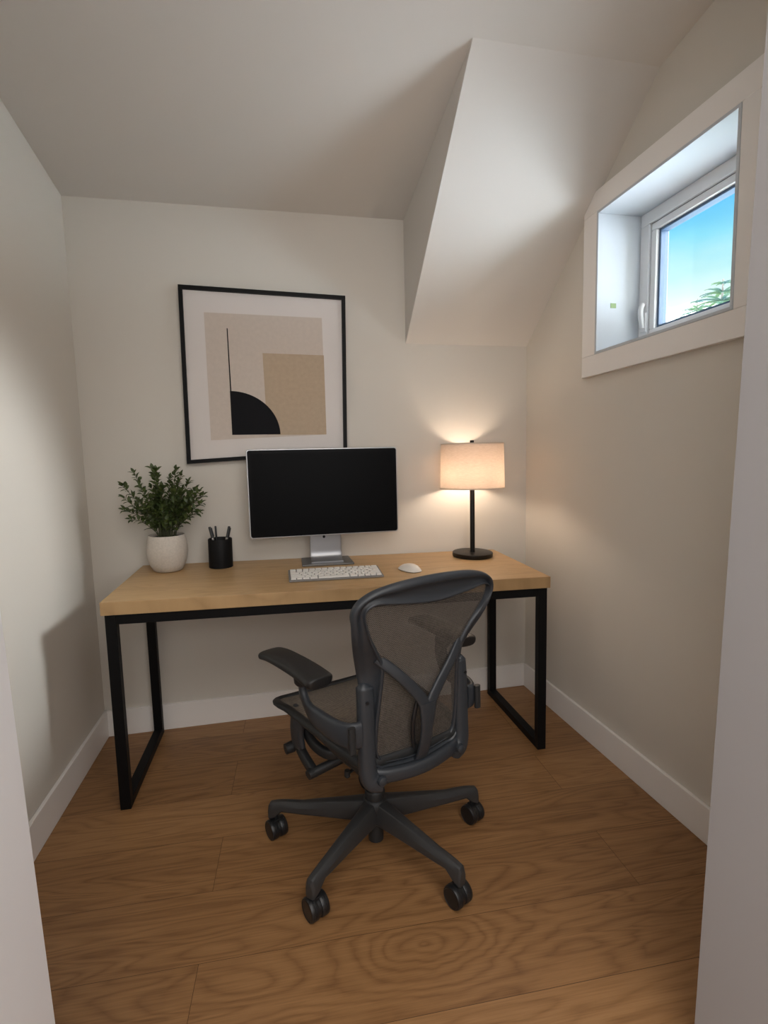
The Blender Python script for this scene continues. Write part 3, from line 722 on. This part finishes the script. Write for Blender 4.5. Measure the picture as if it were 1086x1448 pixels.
# seat
def sw(y):                                           # half width of the seat
    k = [(-.215, .150), (-.19, .168), (-.10, .182), (.05, .200), (.18, .212), (.25, .212), (.285, .195)]
    for (a, b), (a2, b2) in zip(k, k[1:]):
        if y <= a2: return b+(b2-b)*(y-a)/(a2-a)
    return k[-1][1]
def sz(x, y):
    z = .462 if y < .12 else .462-.9*(y-.12)**2
    if y < -.05: z += -.006*(y+.05)/.16*-1
    return z+.16*x*x*(1 if y < .2 else .5)-.006
ys = [-.215+.5*i/24 for i in range(25)]
c = MB(); nx = 17; vs = []
for y in ys:
    for i in range(nx):
        x = sw(y)*(2*i/(nx-1)-1); vs.append((x, y, sz(x, y)-.004*(1-(2*i/(nx-1)-1)**2)))
c.add(vs, [(j*nx+i, j*nx+i+1, (j+1)*nx+i+1, (j+1)*nx+i) for j in range(24) for i in range(nx-1)]); c.build('seat_mesh', M_SEATM, chair, smooth=True, angle=180)
loop = [(sw(y), y, sz(sw(y), y)-.004) for y in ys[::3]]+[(sw(ys[-1])*t, ys[-1]+.012*(1-t*t), sz(sw(ys[-1])*t, ys[-1])-.006) for t in (.6, .2, -.2, -.6)]
loop += [(-sw(y), y, sz(sw(y), y)-.004) for y in ys[::-3]]+[(-sw(ys[0])*t, ys[0]-.006*(1-t*t), sz(sw(ys[0])*t, ys[0])-.004) for t in (.6, .2, -.2, -.6)]
lp = catmull(loop, 4, True)
secs = [(.013, .009+.006*max(0, min(1, (.12-p_.y)/.25))) for p_ in lp]
c = MB(); c.sweep(lp, secs, n=14, closed=True, pw=2.6); c.build('seat_frame', M_GRAPHD, chair, smooth=True, angle=60)

# back frame: a band between the outer rim and the inner lip
OUT = [(0, .424, 0), (.09, .426, 0), (.128, .440, 0), (.146, .475, .004), (.153, .55, .018), (.158, .63, .040), (.166, .69, .050), (.184, .745, .034), (.203, .80, .010), (.2125, .84, 0), (.217, .870, 0), (.206, .895, 0), (.181, .914, 0), (.145, .927, 0), (.09, .9365, 0), (0, .941, 0)]
INN = [(0, .437), (.088, .447), (.114, .460), (.124, .485), (.126, .55), (.122, .62), (.1185, .69), (.122, .722), (.150, .776), (.171, .806), (.190, .836), (.197, .858), (.192, .874), (.165, .8825), (.10, .875), (0, .867)]
XSH = lambda z: .006*max(0, min(1, (z-.78)/.06))
XO = lambda z: -.004*max(0, min(1, (z-.72)/.08))
def mirror(h): return h+[(-p_[0],)+tuple(p_[1:]) for p_ in h[-2:0:-1]]
def lift_o(p_): return (p_[0]+XO(p_[1]), S(p_[0], p_[1])+p_[2], p_[1])
def lift_i(p_): return (p_[0]*(1-.03*XSH(p_[1])/.006)+1.6*XSH(p_[1]), S(p_[0], p_[1])-.6*XSH(p_[1]), p_[1])
Lo = catmull([lift_o(p_) for p_ in mirror(OUT)], 5, True); Li = catmull([lift_i(p_) for p_ in mirror(INN)], 5, True)
nb = Vector((0, -1, -.142)).normalized()
c = MB(); vs = []; nL = len(Lo)
for i in range(nL):
    o_, n_ = Lo[i], Li[i]; d = n_-o_; w = d.length; d = d/w
    tg = (Lo[(i+1) % nL]-Lo[i-1]).normalized(); nn = d.cross(tg).normalized()
    if nn.dot(nb) < 0: nn = -nn
    rm = min(.026, .46*w); lp_ = min(.011, .3*w)
    sec = [(0, -.002), (rm*.08, .006), (rm*.32, .0115), (rm*.62, .0115), (rm*.9, .006), (rm*1.02, .0005), (rm+(w-rm-lp_)*.5, -.0045), (w-lp_, -.001), (w-lp_*.75, .004), (w-lp_*.35, .005), (w, .001), (w, -.006), (w-lp_, -.010), (w*.5, -.012), (rm*.5, -.013), (rm*.1, -.009)]
    vs += [o_+d*a+nn*b for a, b in sec]
K = 16
c.add(vs, [(i*K+k, i*K+(k+1) % K, ((i+1) % nL)*K+(k+1) % K, ((i+1) % nL)*K+k) for i in range(nL) for k in range(K)]); c.build('back_frame', M_GRAPH, chair, smooth=True, angle=60, subsurf=1)
# back mesh fills the opening
c = MB(); ctr = Vector((0, S(0, .66), .66)); rings = 9; vs = []; ptsL = [p_ for p_ in Li]
for j in range(rings+1):
    t = j/rings
    for p_ in ptsL:
        x = p_.x*t; z = .66+(p_.z-.66)*t; vs.append((x*1.015, S(x, z)+.006, z))
c.add(vs, [(j*nL+i, j*nL+(i+1) % nL, (j+1)*nL+(i+1) % nL, (j+1)*nL+i) for j in range(rings) for i in range(nL)]); c.build('back_mesh', M_MESH, chair, smooth=True, angle=180)
# Y-shaped lower back support
c = MB()
for s_ in (-1, 1):
    pa = catmull([(s_*.134, S(.13, .735)+.012, .737), (s_*.085, S(.085, .688)-.010, .690), (s_*.040, S(.04, .64)-.020, .640), (s_*.012, S(0, .60)-.026, .598), (s_*.004, S(0, .56)-.030, .560)], 6)
    n_ = len(pa); c.sweep(pa, [(.013+.004*i/n_, .006) for i in range(n_)], up=(0, -1, 0), n=14, pw=3)
pa = catmull([(0, S(0, .60)-.027, .600), (0, S(0, .55)-.031, .55), (0, S(0, .49)-.029, .49), (0, S(0, .445)-.020, .445), (0, S(0, .43)-.01, .425)], 6); n_ = len(pa)
c.sweep(pa, [(.018+.010*max(0, 1-i/8), .007) for i in range(n_)], up=(0, -1, 0), n=16, pw=3); c.build('lumbar_support', M_GRAPH, chair, smooth=True, angle=60)
c = MB()                                            # pads of the lower back support behind the mesh
for s_ in (-1, 1):
    vs = []; na, nb_ = 9, 9
    for i in range(na):
        for j in range(nb_):
            u = i/(na-1)*2-1; v_ = j/(nb_-1)*2-1; x = s_*(.062+.042*u*math.sqrt(max(0, 1-.55*v_*v_))); z = .575+.075*v_*math.sqrt(max(0, 1-.5*u*u))
            vs.append((x, S(x, z)+.004-.020+.012*min(1, abs(x)/.1), z))
    c.add(vs, [(i*nb_+j, i*nb_+j+1, (i+1)*nb_+j+1, (i+1)*nb_+j) for i in range(na-1) for j in range(nb_-1)])
# (pads are not seen as a solid in the photograph: kept as the thin spine only)
c = MB(); c.sweep(catmull([(-.018, S(0, .60)-.006, .600), (-.030, S(0, .55)-.010, .55), (-.026, S(0, .5)-.008, .50), (-.018, S(0, .46)-.006, .465)], 5), (.006, .005), up=(0, -1, 0), n=10); c.build('support_strap', M_RUB, chair, smooth=True, angle=60)
# lower cross bar joining the two posts
bar = catmull([(-.140, -.222, .424), (-.10, -.240, .416), (0, -.252, .411), (.10, -.240, .416), (.140, -.222, .424)], 7)
c = MB(); c.sweep(bar, (.013, .019), n=16, pw=3); c.build('lower_cross_bar', M_GRAPH, chair, smooth=True, angle=60)

for s_ in (-1, 1):
    # upright arm post with a rounded head and a hooked foot
    pa = catmull([(s_*.150, -.220, .658), (s_*.151, -.221, .652), (s_*.152, -.224, .60), (s_*.153, -.226, .50), (s_*.152, -.228, .435), (s_*.140, -.232, .408), (s_*.118, -.244, .402)], 6)
    n_ = len(pa); secs = []
    for i in range(n_):
        k = min(1, .35+i*.13); e_ = 1+.18*max(0, (i-20)/14) if i < 30 else 1.1-.3*(i-30)/7
        secs.append((.022*k*e_, .019*k*e_))
    c = MB(); c.sweep(pa, secs, up=(0, -1, 0), n=20, pw=2.6); po = c.build('arm_post', M_GRAPH, chair, smooth=True, angle=60)
    c = MB(); c.lathe([(.0042, 0), (.0042, .002)], 12, c=(s_*.158, -.2445, .625), M=Matrix.Rotation(PI/2, 4, 'X')); c.build('screw', M_RUB, po)
    c = MB(); c.lathe([(.010, 0), (.013, .003), (.012, .010), (.006, .013)], 18, c=(s_*.128, -.252, .418), M=Matrix.Rotation(PI/2, 4, 'X')); c.build('pivot_cap', M_GRAPH, po, smooth=True)
    # curved bracket carrying the arm pad
    pa = catmull([(s_*.172, -.232, .544), (s_*.196, -.226, .544), (s_*.215, -.19, .545), (s_*.226, -.13, .547), (s_*.233, -.075, .555), (s_*.238, -.040, .590), (s_*.240, -.035, .632)], 6)
    hs = [.034, .033, .031, .029, .026, .022, .019]; n_ = len(pa); secs = []
    for i in range(n_):
        f = i/(n_-1)*6; k = min(int(f), 5); h = hs[k]+(hs[k+1]-hs[k])*(f-k); secs.append((.0105, h))
    # section keeps its height in the plane of the curve
    vs = []; n2 = 16
    for i, p_ in enumerate(pa):
        t = (pa[min(i+1, n_-1)]-pa[max(i-1, 0)]).normalized(); out = Vector((s_*1.0, .28, 0)) if i > 8 else Vector((s_*.6, -.8, 0)).lerp(Vector((s_, .28, 0)), i/8)
        out = (out-t*out.dot(t)).normalized(); up_ = out.cross(t).normalized()
        for k in range(n2):
            q = 2*PI*k/n2; cx, sx = math.cos(q), math.sin(q); e_ = 2/3.4
            vs.append(p_+out*(secs[i][0]*math.copysign(abs(cx)**e_, cx))+up_*(secs[i][1]*math.copysign(abs(sx)**e_, sx)))
    c = MB(); c.add(vs, [(i*n2+k, i*n2+(k+1) % n2, (i+1)*n2+(k+1) % n2, (i+1)*n2+k) for i in range(n_-1) for k in range(n2)]+[tuple(range(n2-1, -1, -1)), tuple(range((n_-1)*n2, n_*n2))])
    br = c.build('arm_bracket', M_GRAPH, chair, smooth=True, angle=50)
    c = MB(); c.sweep([(s_*.203, -.243, .575), (s_*.203, -.244, .51)], (.009, .007), up=(0, -1, 0), n=14, pw=3); c.build('clamp_lever', M_GRAPHD, br, smooth=True, angle=50)
    # padded arm rest, turned slightly outwards
    ex_ = .016 if s_ > 0 else 0
    c = MB(); pl_ = catmull([(s_*.234+ex_, -.150, .662), (s_*.236+ex_, -.130, .664), (s_*.240+ex_, -.06, .665), (s_*.248+ex_, .02, .664), (s_*.256+ex_, .09, .661), (s_*.262+ex_, .135, .655), (s_*.264+ex_, .150, .650)], 5)
    n_ = len(pl_); secs = []
    for i in range(n_):
        f = i/(n_-1); e_ = min(1, (.45+4.2*f)) if f < .2 else (min(1, .45+4.2*(1-f)) if f > .8 else 1)
        e_ = math.sqrt(max(0, min(1, e_))); secs.append((.040*e_, .0165*(.75+.25*e_)*(1-.25*f)))
    c.sweep(pl_, secs, n=24, pw=3.0); c.build('arm_pad', M_PAD, chair, smooth=True, angle=60, subsurf=1)
    c = MB(); c.lathe([(.020, .622), (.024, .628), (.026, .648)], 24, c=(s_*.240, -.045, 0)); c.build('pad_mount', M_GRAPHD, chair, smooth=True, angle=40)

# ------------------------------------------------------------------ world and lights
wd = bpy.data.worlds.new('sky'); scene.world = wd; wd.use_nodes = True
nt = wd.node_tree; L = nt.links.new; bg = nt.nodes['Background']
tc = N(nt, 'ShaderNodeTexCoord'); sp = N(nt, 'ShaderNodeSeparateXYZ'); L(tc.outputs['Generated'], sp.inputs[0])
no = N(nt, 'ShaderNodeTexNoise'); no.inputs['Scale'].default_value = 3.2; no.inputs['Detail'].default_value = 5
mp = N(nt, 'ShaderNodeMapping'); mp.inputs['Scale'].default_value = (1, 1, 3.5); L(tc.outputs['Generated'], mp.inputs[0]); L(mp.outputs[0], no.inputs['Vector'])
ma = N(nt, 'ShaderNodeMath', operation='MULTIPLY_ADD'); ma.inputs[1].default_value = -.12; L(no.outputs['Fac'], ma.inputs[0]); L(sp.outputs['Z'], ma.inputs[2])
ma2 = N(nt, 'ShaderNodeMath', operation='ADD'); ma2.inputs[1].default_value = .06; L(ma.outputs[0], ma2.inputs[0])
rp_ = N(nt, 'ShaderNodeValToRGB'); L(ma2.outputs[0], rp_.inputs[0]); e = rp_.color_ramp.elements
e[0].position = 0; e[0].color = (16, 16.7, 17.2, 1); e[1].position = 1; e[1].color = (.10, .40, .85, 1)
for pos, col in ((.14, (14, 14.6, 15, 1)), (.225, (1.0, 1.15, 1.15, 1)), (.27, (.60, .97, 1, 1)), (.31, (.28, .80, 1, 1)), (.38, (.07, .53, .98, 1)), (.5, (.05, .42, .92, 1))):
    q_ = e.new(pos); q_.color = col
L(rp_.outputs[0], bg.inputs['Color']); bg.inputs['Strength'].default_value = .77
neg = N(nt, 'ShaderNodeMath', operation='MULTIPLY'); neg.inputs[1].default_value = -1; L(sp.outputs['Z'], neg.inputs[0])
gr = N(nt, 'ShaderNodeValToRGB'); L(neg.outputs[0], gr.inputs[0]); ge = gr.color_ramp.elements
ge[0].position = .02; ge[0].color = (16, 16.7, 17.2, 1); ge[1].position = .85; ge[1].color = (3, 3.1, 3.2, 1)
for pos, k in ((.12, 19), (.42, 19), (.60, 8)):
    q_ = ge.new(pos); q_.color = (k*1.2, k*1.32, k*1.46, 1)
lo = N(nt, 'ShaderNodeMapRange'); lo.inputs['From Min'].default_value = .0; lo.inputs['From Max'].default_value = -.03; L(sp.outputs['Z'], lo.inputs['Value'])
mxw = N(nt, 'ShaderNodeMix', data_type='RGBA'); L(lo.outputs[0], mxw.inputs[0]); # unseen bright bank added to the sky, off the blue patch, to light the room
cl = N(nt, 'ShaderNodeMath', operation='MULTIPLY_ADD'); cl.inputs[1].default_value = .12; L(no.outputs['Fac'], cl.inputs[0]); L(sp.outputs['Y'], cl.inputs[2])
cf = N(nt, 'ShaderNodeMapRange', interpolation_type='SMOOTHSTEP'); cf.inputs['From Min'].default_value = .56; cf.inputs['From Max'].default_value = .22; L(cl.outputs[0], cf.inputs['Value'])
mxc = N(nt, 'ShaderNodeMix', data_type='RGBA'); L(cf.outputs[0], mxc.inputs[0]); L(rp_.outputs[0], mxc.inputs[6]); mxc.inputs[7].default_value = (4.5, 4.7, 5, 1)
L(mxc.outputs[2], mxw.inputs[6]); L(gr.outputs[0], mxw.inputs[7])
L(mxw.outputs[2], bg.inputs['Color'])

def light(name, typ, loc, energy, col, **kw):
    d = bpy.data.lights.new(name, typ); d.energy = energy; d.color = col
    for k, v_ in kw.items(): setattr(d, k, v_)
    o = bpy.data.objects.new(name, d); link(o); o.location = loc; return o
sun = light('hazy_sun', 'SUN', (30, 0, 12), 12.5, (.97, .98, 1), angle=.5)
sun.rotation_euler = Vector((-.92, .02, -.37)).to_track_quat('-Z', 'Y').to_euler()
light('hall_fill_overhead', 'AREA', (1.15, -3.0, 2.69), 22, (1.0, .97, .94), shape='DISK', size=1.9)  # unseen overhead fill added in the hall to brighten the room
hw = light('hall_fill_panel', 'AREA', (.75, -3.58, 1.55), 21, (.97, .975, 1.0), shape='RECTANGLE', size=2.9)  # wide unseen panel added behind the camera as frontal fill
hw.data.size_y = 1.2; hw.rotation_euler = (PI/2, 0, 0)

# ------------------------------------------------------------------ camera
yaw, pitch, roll, F = 0.21298758775516918, -0.10476054565634199, -0.023676349414340707, 720.8196673979362
fw = Vector((math.sin(yaw)*math.cos(pitch), math.cos(yaw)*math.cos(pitch), math.sin(pitch))); rg = Vector((math.cos(yaw), -math.sin(yaw), 0)); up = rg.cross(fw)
r2 = rg*math.cos(roll)+up*math.sin(roll); u2 = up*math.cos(roll)-rg*math.sin(roll)
cam = bpy.data.cameras.new('camera'); co = bpy.data.objects.new('camera', cam); link(co)
cam.sensor_fit = 'VERTICAL'; cam.sensor_height = 36; cam.lens = 36*F/1448; cam.clip_start = .02
Mx = Matrix((r2, u2, -fw)).transposed().to_4x4(); Mx.translation = (0.7869299438, -2.4153883619, 1.2200001211); co.matrix_world = Mx
scene.camera = co
vs_ = scene.view_settings; vs_.view_transform = 'Standard'; vs_.look = 'None'; vs_.exposure = 0.55; vs_.gamma = 1; vs_.use_curve_mapping = False
